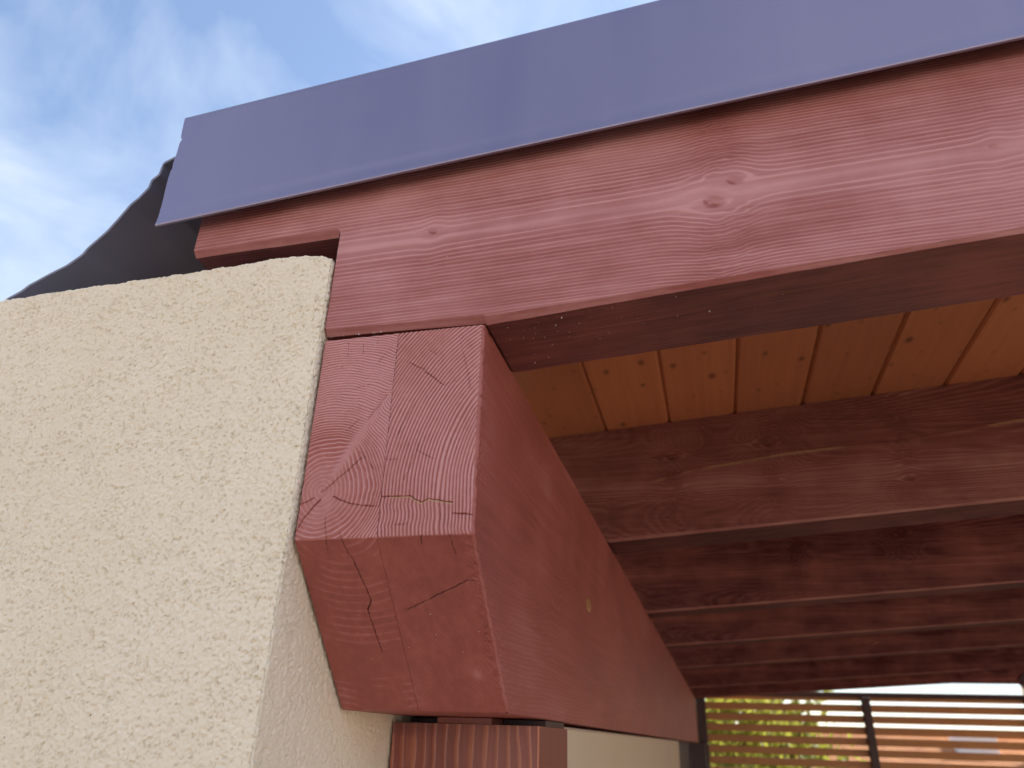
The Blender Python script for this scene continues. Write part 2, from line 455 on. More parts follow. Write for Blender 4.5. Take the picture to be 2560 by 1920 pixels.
zr = np.arange(-0.42, 0.001, 0.00082)
zz = zr[:, None] + 0 * cx[None, :]
tt = (zz + 0.42) / 0.42
zz = -0.42 + tt * (ztop[None, :] + 0.42)
hh = stucco_h(ss[None, :] + 0 * zz, zz)
edge_round = 0.0012 * np.clip(1 - (ztop[None, :] - zz) / 0.0016, 0, 1) ** 2
# ragged arris
hh = hh + 0.0034 * (fbm(zz * 120, zz * 0 + 1.5, 77, 4, 0.6) - 0.5) * np.exp(-((ss[None, :] - (len(xs) * 0.00082)) / 0.006) ** 2)
PX = cx[None, :] + nx[None, :] * (hh - edge_round); PY = cy[None, :] + ny[None, :] * (hh - edge_round)
P = np.stack([PX, PY, zz], -1)
wb = MB()
wb.grid(P.transpose(1, 0, 2))
# top of the wall folding back
back = np.array([0.0, 0.002, 0.006, 0.012, 0.03, 0.12])
top = np.stack([PX[-1][None, :] - nx[None, :] * back[:, None], PY[-1][None, :] - ny[None, :] * back[:, None],
                zz[-1][None, :] + 0.0012 * (fbm(ss[None, :] * 200, back[:, None] * 200, 61, 3) - 0.5) * (back[:, None] > 0)], -1)
wb.grid(top.transpose(1, 0, 2))
# plain remainder of the wall, out of the close view
def wq(x0, x1, y0, y1, z0, z1):
    wb.box((x0, y0, z0), (x1, y1, z1), 0.004)
wq(-3.2, -0.474, YW, 0.55, GZ, 0.0903)
wq(-0.4742, -0.0017, YW + 0.0005, 0.55, GZ, -0.4185)
wq(-0.4742, -0.002, 0.09, 0.55, -0.419, 0.086)
wall = wb.build('stucco_wall', M_stucco)
tag(wall, 'rough cream stucco wall with ragged top, left of the beam end', 'wall')

# ------------------------------------------------------------------ wood relief functions
def ridge(ph, w=0.16):
    f = ph - np.floor(ph)
    return np.exp(-((f - 0.5) / w) ** 2)
CR_END = [
 [(0.0208,-0.1534),(0.0232,-0.1516),(0.0326,-0.1432),(0.0445,-0.1337),(0.0539,-0.1239)],
 [(0.0321,-0.1583),(0.0461,-0.1645),(0.0607,-0.1676),(0.0752,-0.1686)],
 [(0.0198,-0.1602),(0.0136,-0.1674),(0.007,-0.1757),(0.0027,-0.1853)],
 [(0.0136,-0.1587),(0.0061,-0.1621),(-0.0015,-0.1648)],
 [(0.0267,-0.1753),(0.0304,-0.1949)],
 [(0.0562,-0.0883),(0.0643,-0.0767),(0.0752,-0.0611)],
 [(0.0778,-0.1604),(0.103,-0.161),(0.1071,-0.1642),(0.1135,-0.1672),(0.1194,-0.1642),(0.1405,-0.1682)],
 [(0.1411,-0.1773),(0.1579,-0.1792)],
 [(0.0912,-0.0349),(0.1041,-0.0426),(0.124,-0.0598)],
 [(0.1002,-0.0742),(0.0924,-0.0898),(0.0859,-0.1039)],
 [(0.1241,-0.0605),(0.1369,-0.0568)],
 [(0.1064,-0.115),(0.1017,-0.1332),(0.0954,-0.1466)],
 [(0.0779,-0.1267),(0.0877,-0.1279)],
 [(0.1057,-0.1208),(0.1203,-0.129)],
 [(0.1092,-0.0237),(0.1165,-0.0295)],
 [(0.1384,-0.0174),(0.1452,-0.0423),(0.1504,-0.0662)],
 [(0.0261,-0.0068),(0.0274,-0.0219)],
 [(0.0533,-0.0534),(0.0411,-0.0559),(0.04,-0.0579)],
 [(0.0466,-0.0876),(0.0418,-0.0927),(0.0356,-0.0976)],
 [(0.0519,-0.1186),(0.0627,-0.1309),(0.0686,-0.137)],
 [(0.0905,-0.1855),(0.104,-0.1845)],
 [(0.0226,-0.0288),(0.0227,-0.0347)], [(0.0418,-0.0054),(0.0422,-0.0205)], [(0.0562,-0.007),(0.0557,-0.0144)],
 [(0.0663,-0.0215),(0.0592,-0.0324)], [(0.0094,-0.061),(0.0104,-0.0695)], [(0.0417,-0.1891),(0.0443,-0.1949)], [(0.0883,-0.1014),(0.086,-0.1052)]]
CR_WIDE = {1: 1.1, 2: 1.5, 3: 1.1, 6: 1.2, 7: 1.2, 8: 1.0, 0: 0.9, 4: 0.8}
CR_SL = [
 ([(0.0443,0.0),(0.0458,0.0096),(0.0501,0.0199),(0.0575,0.0617),(0.0519,0.0708),(0.0552,0.1146)], 1.2),
 ([(0.1525,0.0436),(0.1459,0.0441),(0.1288,0.0525),(0.0875,0.0719)], 0.9),
 ([(0.1154,0.0),(0.1142,0.0077)], 1.0), ([(0.0304,0.0),(0.0286,0.0149)], 0.7), ([(0.1398,0.0),(0.1417,0.0185)], 0.6)]
LS = math.hypot(DSL, HB - H1)
JX = 0.0765          # lamination joint

def end_grain(x, z, dist_below):
    """relief, tone, bare of the end cut at (x, z); dist_below > 0 on the raked cut (metres below the arris)"""
    left = x < JX
    # left lamella: rings round a pith, widening outwards, pulled aside along a branch
    px, pz = 0.0208, -0.1534
    dx, dz = x - px, z - pz
    rw = 0.0016
    dx = dx + rw * (fbm(x * 60, z * 60, 101, 3) - 0.5) * 2; dz = dz + rw * (fbm(x * 60, z * 60, 107, 3) - 0.5) * 2
    r = np.sqrt(dx ** 2 + (dz * 0.97) ** 2) + 1e-6
    # branch axis from the pith towards upper right
    ax, az = 0.0564 / 0.1106, 0.0951 / 0.1106
    al = dx * ax + dz * az
    pe = dx * (-az) + dz * ax
    bw = 0.0022 + 0.0038 * np.exp(-((al - 0.045) / 0.022) ** 2)
    on = sst(0.008, 0.022, al)
    infl = np.exp(-(pe / (bw * 1.6)) ** 2) * on
    ph_l = r / 0.0041 + 9.0 * np.maximum(r - 0.05, 0) / 0.06 - 1.1 * infl + 0.35 * (fbm(x * 25, z * 25, 113, 3) - 0.5) + 0.45 * (vn(r * 70, r * 0 + 8.1, 117) - 0.5)
    # right lamella: rings of a pith far to the right
    qx, qz = 0.268 - x, z + 0.150
    wob = 0.0030 * (fbm(x * 30, z * 18, 127, 3) - 0.5)
    qz2 = np.where(qz > 0, qz, qz * 0.35)
    r2 = np.sqrt(qx ** 2 + (qz2 * 1.05) ** 2) + wob + 0.0030 * (fbm(z * 90, x * 12, 129, 2) - 0.5) * sst(-0.155, -0.175, z)
    ph_r = r2 / 0.0033 + 0.8 * (vn(r2 * 75, r2 * 0 + 4.2, 133) - 0.5) + 0.3 * (fbm(x * 30, z * 30, 131, 2) - 0.5)
    ph = np.where(left, ph_l, ph_r)
    rd_n = ridge(ph, 0.17); rd_w = 1 - ridge(ph + 0.5, 0.20)
    wmix = np.where(left, sst(0.045, 0.085, r), 0.85)
    rd = rd_n * (1 - wmix) + rd_w * wmix
    amp = 0.00085 * (0.45 + 0.9 * fbm(x * 45, z * 45, 141, 3))
    amp = amp * np.where(left, sst(0.006, 0.04, r) * 0.9 + 0.16, 1.0)
    branch = np.where(left, np.exp(-(pe / bw) ** 2) * on * (1 - sst(0.088, 0.104, al)), 0.0)
    h = amp * rd * (1 - 1.0 * branch)
    h = h + 0.0010 * branch + 0.00035 * (fbm(x * 18, z * 18, 151, 3) - 0.5)
    tone = 1.25 * (rd - np.where(left, 0.35, 0.6)) * np.where(left, 0.25 + 0.75 * sst(0.01, 0.05, r), 1.0) * (0.5 + fbm(x * 50, z * 50, 143, 2)) * (1 - branch) + 0.18 * branch + 0.25 * (fbm(x * 22, z * 22, 161, 4) - 0.5)
    # torn fibres near the right arris
    tear = sst(0.149, 0.158, x + 0.004 * (fbm(z * 120, x * 60, 171, 3) - 0.5))
    h = h + tear * 0.0011 * (fbm(x * 500, z * 420, 173, 3) - 0.65)
    tone = tone + 0.15 * tear + 0.40  # sky sheen put into the stain: whole end cut toned paler
    return h, tone
def cracks(x, z, polys, h, tone, bare, jit=0.0006):
    jx = x + jit * 2 * (fbm(x * 260, z * 260, 181, 2) - 0.5); jz = z + jit * 2 * (fbm(x * 260, z * 260, 187, 2) - 0.5)
    for poly, wd in polys:
        d = seg_dist(jx, jz, poly)
        w = 0.00022 * wd * (0.6 + 0.9 * fbm(x * 120, z * 120, 191, 2))
        c = 1 - sst(w * 0.6, w * 1.7, d)
        h = h - 0.0016 * c * min(wd, 1.2)
        tone = tone - 1.0 * c
    return h, tone, bare

def front_y(z):     # beam front profile
    return np.where(z > -H1, 0.0, (-H1 - z) * DSL / (HB - H1))

def lamella(root, x0, x1, right):
    b = MB()
    c = 0.0022                                      # arris chamfer
    xe = x1 - (c if right else 0.0001); xb = x0 + (0.0001 if right else 0.0015)
    nxg = int((xe - xb) / 0.00052)
    gx = np.linspace(xb, xe, nxg)
    # end face
    gz = np.linspace(-0.0025, -H1 + 0.0007, 372)
    X, Z = np.meshgrid(gx, gz, indexing='ij')
    h, tone = end_grain(X, Z, 0)
    bare = np.zeros_like(h)
    h, tone, bare = cracks(X, Z, [(p, CR_WIDE.get(i, 0.65)) for i, p in enumerate(CR_END)], h, tone, bare)
    if right:
        dcr = seg_dist(X, Z + 0.0009, CR_END[6]); bare = np.maximum(bare, 0.8 * (1 - sst(0.0003, 0.001, dcr)) * (X > 0.085))
    Y = -h + 0.0007 * sst(-H1 + 0.003, -H1 + 0.0005, Z) * 0.4
    jt = JX - 0.0005 if not right else JX + 0.0005
    Y = Y + 0.0005 * np.exp(-((X - JX) / 0.0004) ** 2)
    b.grid(np.stack([X, Y, Z], -1), tone, bare)
    # arris strip then the raked cut
    gs = np.linspace(0.0008, LS - 0.0015, 250)
    Xs, Sg = np.meshgrid(gx, gs, indexing='ij')
    dn = np.array([0, DSL / LS, -(HB - H1) / LS]); nn = np.array([0, -(HB - H1) / LS, -DSL / LS])
    hz = -H1 - Sg
    hs_, ts_ = end_grain(Xs, -H1 - Sg * 0.72, 1)
    ph2 = np.where(Xs < JX, np.sqrt((Xs - 0.045) ** 2 + (Sg * 0.9 + 0.03) ** 2) / 0.0072 + 0.5 * (fbm(Xs * 30, Sg * 30, 203, 3)), (Xs * 0.95 - Sg * 0.32 + 0.006 * fbm(Xs * 20, Sg * 14, 207, 3)) / 0.0027)
    msk = sst(0.42, 0.62, fbm(Xs * 32, Sg * 32, 211, 3))
    rd2 = ridge(ph2, 0.15) * msk
    hs_ = 0.00022 * rd2 + 0.0005 * (fbm(Xs * 25, Sg * 25, 215, 4) - 0.5)
    ts_ = 0.28 * rd2 - 0.12 + 0.35 * (fbm(Xs * 26, Sg * 18, 219, 4) - 0.5)
    tear = sst(0.148, 0.1545, Xs + 0.004 * (fbm(Sg * 150, Xs * 80, 223, 3) - 0.5))
    hs_ = hs_ + tear * (0.0016 * (fbm(Xs * 420, Sg * 420, 227, 3) - 0.7)); ts_ = ts_ + 0.2 * tear * (fbm(Xs * 500, Sg * 500, 229, 2) - 0.5)
    spot = np.exp(-(((Xs - 0.139) / 0.006) ** 2 + ((Sg - 0.139) / 0.006) ** 2)); ts_ = ts_ + 0.5 * spot
    bs_ = np.zeros_like(hs_)
    hs_, ts_, bs_ = cracks(Xs, Sg, CR_SL, hs_, ts_, bs_)
    hs_ = hs_ - 0.0003 * np.exp(-((Xs - JX) / 0.0004) ** 2)
    base = np.array([0, 0, -H1])
    Ps = np.stack([Xs, Sg * dn[1] + hs_ * nn[1], -H1 + Sg * dn[2] + hs_ * nn[2]], -1)
    b.grid(Ps, ts_, bs_)
    ar0 = np.stack([gx, Y[:, -1], np.full(nxg, gz[-1])], -1)
    b.grid(np.stack([ar0, Ps[:, 0]], 1), np.stack([tone[:, -1], ts_[:, 0]], 1))
    # bottom, top, back
    yb = DSL
    lip = np.stack([Ps[:, -1], np.stack([gx, np.full(nxg, yb + 0.002), np.full(nxg, -HB)], -1)], 1)
    b.grid(lip)
    b.quad((xb, yb + 0.002, -HB), (xb, YEND - 0.05, -HB), (xe, YEND - 0.05, -HB), (xe, yb + 0.002, -HB))
    b.quad((xb, 0, -0.0025), (xe, 0, -0.0025), (xe, YEND - 0.05, -0.0025), (xb, YEND - 0.05, -0.0025))
    b.quad((xb, YEND - 0.05, -HB), (xb, YEND - 0.05, -0.0025), (xe, YEND - 0.05, -0.0025), (xe, YEND - 0.05, -HB))
    if not right:
        zz_ = np.array([-0.0025, -H1, -HB]); yy_ = np.array([0, 0, DSL])
        b.grid(np.array([[(xb, y, z) for y, z in zip(yy_, zz_)], [(xb, YEND - 0.05, z) for z in zz_]]), smooth=False)
    else:
        # visible right-hand side, fine rows
        zrow = np.concatenate([gz[::3], [-H1], (-H1 + gs * dn[2])[::3]])
        u = np.concatenate([np.linspace(0, 0.10, 110), np.linspace(0.104, 0.7, 170), np.linspace(0.72, YEND - 0.06, 90)])
        Zs, U = np.meshgrid(zrow, u, indexing='ij')
        f0 = front_y(Zs) + c
        Ysd = f0 + U * (YEND - 0.05 - f0) / (YEND - 0.06)
        ph3 = (Zs * 0.94 + 0.05 * np.abs(Zs + 0.13) + 0.010 * (fbm(Ysd * 5, Zs * 14, 231, 3) - 0.5) + 0.03 * np.exp(-((Ysd - 0.33) / 0.10) ** 2) * np.sign(Zs + 0.2) * np.exp(-np.abs(Zs + 0.2) / 0.04)) / 0.0036
        rd3 = ridge(ph3, 0.2)
        h3 = 0.00022 * rd3 * (0.4 + fbm(Ysd * 12, Zs * 40, 233, 3)) + 0.0009 * (fbm(Ysd * 9, Zs * 9, 235, 4) - 0.5)
        # saw-torn fibres running diagonally in from the end arris
        dia = ridge((Zs + 0.55 * (Ysd - f0)) / 0.0021 + 0.8 * fbm(Zs * 90, Ysd * 60, 237, 2), 0.22)
        near = np.exp(-(Ysd - f0) / (0.016 + 0.02 * fbm(Zs * 40, Zs * 0, 239, 3)))
        h3 = h3 + 0.00045 * dia * near - 0.0010 * near * (fbm(Zs * 260, Ysd * 100, 241, 3) > 0.6)
        t3 = 0.22 * (rd3 - 0.4) + 0.40 * (fbm(Ysd * 5, Zs * 16, 243, 4) - 0.5) - 0.04 + 0.10 * dia * near
        Ps3 = np.stack([x1 + h3, Ysd, Zs], -1)
        b.grid(Ps3, t3, flip=True)
        # ragged arris between the end cuts and the side
        zrow_e = gz[::3]; L1 = len(zrow_e)
        e1 = np.stack([np.full(L1, xe), Y[-1, ::3], zrow_e], -1)
        e2 = Ps[-1, ::3]
        edge = np.concatenate([e1, [[xe, 0, -H1]], e2])
        jag = 0.0010 * (fbm(np.arange(len(edge)) * 0.37, np.arange(len(edge)) * 0.0, 251, 3) - 0.4)
        midp = (edge + Ps3[:, 0]) / 2 + np.stack([0.0005 + jag, -0.0005 - jag * 0.6, jag * 0], -1)
        b.grid(np.stack([edge, midp, Ps3[:, 0]], 1), np.full((len(edge), 3), 0.15))
        # bottom arris
        lo = Ps3[-1]
        b.grid(np.stack([lo, np.stack([np.full(len(lo), xe), np.maximum(lo[:, 1], DSL + 0.002), np.full(len(lo), -HB)], -1)], 1), np.full((len(lo), 2), 0.2))
    return put(b, 'lamella', M_beam, root)

beam = empty('beam', (0.08, 0.0, -HB))
tag(beam, 'thick red-brown laminated beam with raked end cut and growth rings, on the post', 'beam')
lamella(beam, 0.0, JX, False)
lamR = lamella(beam, JX, BW, True)
pl = MB()
th = np.linspace(0, 2 * math.pi, 21)
rr = np.array([0, 0.5, 0.85, 1.0])
PP = np.stack([np.broadcast_to(np.array([BW + 0.0016, BW + 0.0016, BW + 0.0012, BW - 0.001])[:, None], (4, 21)),
               0.591 + rr[:, None] * np.cos(th)[None, :] * 0.021, -0.155 + rr[:, None] * np.sin(th)[None, :] * (0.0125 + 0.002 * np.cos(2 * th))[None, :]], -1)
pl.grid(PP)
o = put(pl, 'wood_plug', M_plug, beam); o.parent = lamR; o.matrix_parent_inverse = Matrix.Identity(4)
o['label'] = 'pale resinous oval plug in the beam side'

# ------------------------------------------------------------------ rafters
KNOTS1 = [(0.3904, 0.1049, 0.0060), (0.3704, 0.0861, 0.0082), (0.1025, 0.1148, 0.0034), (0.5995, 0.088, 0.003), (1.05, 0.10, 0.008)]
def raf_grain(x, q, seed, knots, hi):
    qc = 0.112 - 0.046 * (x - 0.016) + 0.006 * (fbm(x * 3 + seed, x * 0 + seed, 301 + seed, 2) - 0.5)
    qq = q + 0.0024 * (fbm(x * 4.0, q * 10, 303 + seed, 3) - 0.5) + 0.0012 * (fbm(x * 25, q * 60, 309 + seed, 2) - 0.5)
    kn = np.zeros_like(q); kring = np.zeros_like(q); cres = np.zeros_like(q); whorl = np.zeros_like(q)
    for kx, kq, kr in knots:
        dx = x - kx - 0.10 * (q - kq); dq = q - kq
        push = kr * 1.7 * np.exp(-(dx / (kr * 3.4)) ** 2) * np.tanh(dq / (kr * 0.9)) * np.exp(-np.abs(dq) / (kr * 7))
        qq = qq - push
        d = np.sqrt((dx / 1.35) ** 2 + (dq + 0.3 * dx) ** 2) * (0.75 + 0.5 * fbm(x * 130, q * 130, 324, 2))
        kn = np.maximum(kn, 1 - sst(kr * 0.75, kr * 1.15, d))
        kring = np.where(d < kr * 1.2, np.sin(d / kr * 7 + 3 * fbm(x * 160, q * 160, 325, 2)), kring)
        cres = np.maximum(cres, (1 - sst(kr * 0.5, kr * 1.1, d)) * sst(-0.2, 0.9, (-dx * 0.6 - dq) / kr + 1.2 * (fbm(x * 220, q * 220, 326, 2) - 0.5)))
        if kr > 0.0045:
            whorl = np.maximum(whorl, np.exp(-((dx + 0.12 * dq) / 0.020) ** 2) * sst(0.010, 0.03, np.abs(dq)))
    r = np.sqrt((qq - qc) ** 2 + 0.011 ** 2)
    ph = 205 * r + 700 * np.maximum(r - 0.02, 0) ** 2 + 0.3 * x + 3.3 + 1.3 * whorl * (fbm(x * 70, q * 110, 311 + seed, 3) - 0.5)
    rd = ridge(ph, 0.15)
    m = 0.35 + 0.9 * fbm(x * 14, q * 45, 313 + seed, 3)
    cen = np.exp(-((qq - qc) / 0.016) ** 2)
    h = 0.00060 * rd * m * (1 - kn) * (1 - 0.6 * whorl) + 0.0005 * (fbm(x * 9, q * 22, 317 + seed, 4) - 0.5)
    h = h + 0.00035 * whorl * (fbm(x * 170, q * 170, 319 + seed, 3) - 0.5) * 1.6
    h = h + kn * (-0.0004 + 0.0004 * kring + 0.0008 * (fbm(x * 300, q * 300, 323, 2) - 0.5))
    tone = 0.80 * rd * m - 0.08 + 0.42 * cen * (0.5 + fbm(x * 5, q * 30, 327 + seed, 3)) - 0.10 - 0.15 * kn - (0.8 if hi else 0.4) * cres - 0.12 * whorl + 0.35 * (fbm(x * 7, q * 26, 331 + seed, 4) - 0.5)
    return h, tone

def rafter(y0, hi, seed, knots, label, crack=None):
    root = MB()
    if hi:
        X = np.concatenate([np.linspace(-0.1745, -0.0075, 130), np.linspace(-0.0068, -0.0006, 10), [0.0006], np.linspace(0.0016, 0.72, 500), np.linspace(0.735, XR - 0.1, 70)])
        nr = 300
    else:
        X = np.concatenate([np.linspace(-0.1745, -0.0075, 30), np.linspace(-0.0068, -0.0006, 5), [0.0006], np.linspace(0.004, 1.2, 330), np.linspace(1.22, XR - 0.1, 130)])
        nr = 130
    fil = 0.0065
    tail = 0.1215 - 0.004 * 0 + 0.0 * X
    tail = 0.1212 + 0.0015 * (X + 0.17) / 0.17
    xf = np.clip(X + fil, 0, fil)
    tail = np.where(X > -fil, tail - (fil - np.sqrt(np.maximum(fil ** 2 - xf ** 2, 0))), tail)
    seat = np.interp(X, [0, 0.16], [0.0034, 0.0002])
    run = ZB + A * X
    zmin = np.where(X < 0, tail, np.where(X < 0.161, np.maximum(seat, 0), run))
    ztp = ZB + HS + A * X - 0.0005
    # cut of the tail end leans a little
    c = np.where(X < 0, 0.0062, 0.0058 - 0.002 * sst(0.1, 0.5, X)) + 0.0026 * (fbm(X * 16, X * 0, 341 + seed, 4) - 0.5)
    ns_ = nr // 2                                    # lower rows exist only right of the notch
    zs = np.where(X < 0, zmin + c, 0.1290 - (0.0062 + 0.0 * X) * (1 - sst(0, 0.012, X)))
    R1 = np.linspace(0, 1, ns_)[None, :]; R2 = np.linspace(0, 1, nr - ns_ + 1)[None, 1:]
    zlo = np.where(X < 0, zs - 0.02, np.minimum(zmin + c, zs - 0.001))
    Zg = np.concatenate([zlo[:, None] + R1 * (zs - zlo)[:, None], zs[:, None] + R2 * (ztp - zs)[:, None]], 1)
    Xg = X[:, None] + 0 * Zg
    q = Zg - ZB - A * Xg
    h, tone = raf_grain(Xg, q, seed, knots, hi)
    bare = np.zeros_like(h)
    if crack is not None:
        wv = 0.0015 * (fbm(Xg * 12, Xg * 0, 351, 3) - 0.5)
        cq = np.interp(Xg, [p[0] for p in crack], [p[1] for p in crack])
        d = np.abs(q - cq - wv)
        on = sst(0.42, 0.55, fbm(Xg * 9, Xg * 0 + 2, 353, 3))
        bare = 0.7 * (1 - sst(0.0012, 0.0030, np.abs(d))) * on
        h = h + 0.0012 * (1 - sst(0.001, 0.004, d)) - 0.0005 * sst(0, 0.004, q - cq - wv)
    tone = tone + (0.34 if hi else -0.05 if seed == 7 else -0.60)           # sky light and roof shade put into tone: outer paler, inner darker
    Yg = y0 - h
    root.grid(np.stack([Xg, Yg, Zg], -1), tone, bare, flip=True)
    ii, jj = np.meshgrid(np.arange(len(X) - 1), np.arange(nr - 1), indexing='ij')
    keep = ~((X[ii] < 0) & (jj < ns_ - 1)).ravel()
    root.q[-1] = root.q[-1][keep]; root.sm_q[-1] = root.sm_q[-1][keep]
    row0 = np.where(X < 0, ns_ - 1, 0)
    Z0 = Zg[np.arange(len(X)), row0]; Y0 = Yg[np.arange(len(X)), row0]
    # wane along the lower arris
    W = np.linspace(0, 1, 5)[None, :]
    zc = zmin[:, None] + c[:, None] * (1 - W); yc = y0 + c[:, None] * W
    wob = 0.0007 * (fbm(X[:, None] * 140, W * 7, 361 + seed, 3) - 0.5) * np.sin(W * math.pi)
    yc = yc - wob; zc = zc - wob
    zc[:, 0] = Z0; yc[:, 0] = Y0
    root.grid(np.stack([X[:, None] + 0 * W, yc, zc], -1), (0.25 if hi else 0.35) + 0.5 * (fbm(X[:, None] * 30, W * 9, 363 + seed, 3) - 0.4), flip=False)
    # underside (tail soffit, notch cheek, seat, long underside)
    V = np.linspace(0, 1, 60 if hi else 16)[None, :]
    yu = (y0 + c)[:, None] + V * (TH - c)[:, None]
    phu = (yu - y0) / 0.0052 + 1.6 * fbm(X[:, None] * 3, yu * 20, 371 + seed, 3)
    ru = ridge(phu, 0.2) * fbm(X[:, None] * 9, yu * 60, 373 + seed, 3)
    hu = np.where((X > 0.17)[:, None], 0.00025 * ru + 0.0006 * (fbm(X[:, None] * 8, yu * 20, 375, 3) - 0.5), 0.0)
    zu = zmin[:, None] - hu
    # long shrinkage crack parallel to the arris
    if hi:
        dcr = np.abs(yu - y0 - 0.026 - 0.02 * X[:, None] - 0.002 * (fbm(X[:, None] * 8, X[:, None] * 0, 377, 3) - 0.5))
        ck = (1 - sst(0.0004, 0.0016, dcr)) * sst(0.3, 0.36, X[:, None])
        zu = zu + 0.001 * ck
        tb = 0.25 * ck
    else:
        tb = 0
    root.grid(np.stack([X[:, None] + 0 * V, yu, zu], -1), 0.25 * (ru - 0.3) - (0.60 if hi else 0.85) + 0 * zu, tb + 0 * zu, flip=False)  # underside toned down, its shade put into the stain
    # back, top and ends
    root.grid(np.stack([np.stack([X, np.full_like(X, y0 + TH), zmin], -1), np.stack([X, np.full_like(X, y0 + TH), ztp], -1)], 0).transpose(1, 0, 2), smooth=False)
    root.grid(np.stack([np.stack([X, np.full_like(X, y0), ztp], -1), np.stack([X, np.full_like(X, y0 + TH), ztp], -1)], 0).transpose(1, 0, 2), smooth=False)
    for i in (0, -1):
        root.quad((X[i], y0, zmin[i] + c[i]), (X[i], y0, ztp[i]), (X[i], y0 + TH, ztp[i]), (X[i], y0 + TH, zmin[i]))
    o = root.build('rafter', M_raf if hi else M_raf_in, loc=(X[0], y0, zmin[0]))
    tag(o, label, 'rafter', 'rafters on the beam')
    return o
rng = random.Random(5)
RAF = [-0.003, 0.830, 1.685, 2.500, 3.420, 4.83, 6.0]
LAB = ['nearest red-brown rafter, knotty lit face, notched over the stucco wall under the flashing',
       'second rafter from the front, with a broken pale crack line along its face',
       'third rafter from the front, first dark one behind the cracked rafter',
       'fourth rafter from the front, dark in the roof shade',
       'fifth rafter from the front, next to last dark one before the far end gap',
       'sixth rafter from the front, last one before the end rafter above the slats',
       'farthest end rafter, just above the slatted fence and the sliver of sky']
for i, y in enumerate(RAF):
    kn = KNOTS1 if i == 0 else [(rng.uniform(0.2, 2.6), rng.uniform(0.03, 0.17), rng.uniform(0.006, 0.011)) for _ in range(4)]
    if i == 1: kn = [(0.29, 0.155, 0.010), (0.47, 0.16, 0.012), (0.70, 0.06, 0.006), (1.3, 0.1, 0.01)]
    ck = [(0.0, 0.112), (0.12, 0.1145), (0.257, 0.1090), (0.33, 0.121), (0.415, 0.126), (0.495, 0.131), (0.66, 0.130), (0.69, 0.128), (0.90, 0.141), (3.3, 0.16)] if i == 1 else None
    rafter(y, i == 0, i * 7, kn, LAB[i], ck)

# ------------------------------------------------------------------ soffit boards on top of the rafters
soff = empty('roof_soffit', (0.8, 0.0, ZB + HS))
tag(soff, 'orange-brown pine soffit of narrow boards lying on the rafters', 'soffit')
PB = 0.1254; X0 = 0.1640
sz0 = ZB + HS
k0 = int(math.floor((-0.19 - X0) / PB)); k1 = int(math.ceil((XR - 0.1 - X0) / PB))
proto = None
for k in range(k0 + 1, k1):
    xa = X0 + k * PB
    if proto is None:
        b = MB()
        def shear(P):
            P = P.copy(); P[:, 2] += A * P[:, 0]; return P
        b.box((0.0012, 0, 0), (PB - 0.0012, YEND - 0.002, 0.0195), 0.0042, fn=shear)
        b.box((-0.004, 0.001, 0.0062), (0.006, YEND - 0.003, 0.0125), 0.0005, fn=shear)     # tongue
        proto = b.build('soffit_board', M_soffit)
        o = proto
    else:
        o = proto.copy(); scene.collection.objects.link(o)
    o.parent = soff
    o.matrix_parent_inverse = Matrix.Translation(-Vector(soff.location))
    o.location = (xa, 0.001, sz0 + A * xa)

# ------------------------------------------------------------------ roof build-up and covering
def sh(P):
    P = P.copy(); P[:, 2] += A * P[:, 0]; return P
b = MB(); b.box((-0.185, 0.003, sz0 + 0.0215), (XR - 0.12, YEND - 0.01, 0.3215), 0.003, fn=sh)
tag(b.build('roof_deck', M_deck, loc=(-0.185, 0.003, 0.22)), 'dark roof deck hidden above the soffit behind the flashing', 'roof deck')
# membrane: over the deck, then draped off the low edge down to the wall top
prof = [(XR, 0.3245 + A * XR), (1.0, 0.3245 + A), (0.0, 0.3245), (-0.18, 0.3135), (-0.2654, 0.3082), (-0.2844, 0.3001), (-0.2850, 0.2826), (-0.2939, 0.2748), (-0.2950, 0.2634), (-0.3052, 0.249),
        (-0.3145, 0.2407), (-0.3261, 0.2211), (-0.3379, 0.203), (-0.3589, 0.1812), (-0.3639, 0.1724), (-0.3818, 0.1593), (-0.4033, 0.1501), (-0.4298, 0.137), (-0.4382, 0.1299), (-0.4560, 0.1212), (-0.468, 0.108), (-0.474, 0.0955)]
prof = np.array(prof)
sl = np.concatenate([[0], np.cumsum(np.hypot(*np.diff(prof, axis=0).T))])
si = np.concatenate([np.linspace(0, sl[3], 12)[:-1], np.linspace(sl[3], sl[-1], 120)])
px_ = np.interp(si, sl, prof[:, 0]); pz_ = np.interp(si, sl, prof[:, 1])
yv = np.concatenate([np.linspace(0.03, 0.5, 40), np.linspace(0.55, YEND, 40)])
drape = sst(sl[4], sl[6], si)
Sg, Yg = np.meshgrid(si, yv, indexing='ij')
ripple = drape[:, None] * (0.030 * (fbm(Sg * 6, Yg * 3.0, 401, 3) - 0.5) * sst(0.03, 0.3, Yg) + 0.004 * (fbm(Sg * 20, Yg * 9, 403, 2) - 0.5) * sst(0.03, 0.07, Yg))
G = np.stack([px_[:, None] - 0.7 * ripple, Yg, pz_[:, None] + 0.7 * ripple * (pz_ > 0.12)[:, None]], -1)
tk = np.stack([-0.0030 * drape, 0 * drape, 0.004 - 0.002 * drape], -1)[:, None, :]
b = MB()
b.grid(G); b.grid(G + tk, flip=True)
b.grid(np.stack([G[:, 0], (G + tk)[:, 0]], 1)); b.grid(np.stack([G[:, -1], (G + tk)[:, -1]], 1)); b.grid(np.stack([G[-1], (G + tk)[-1]], 1))
tag(b.build('roof_membrane', M_membrane, loc=(-0.3, 0.03, 0.2)), 'dark grey roofing membrane draped from the roof edge down to the wall top', 'membrane')

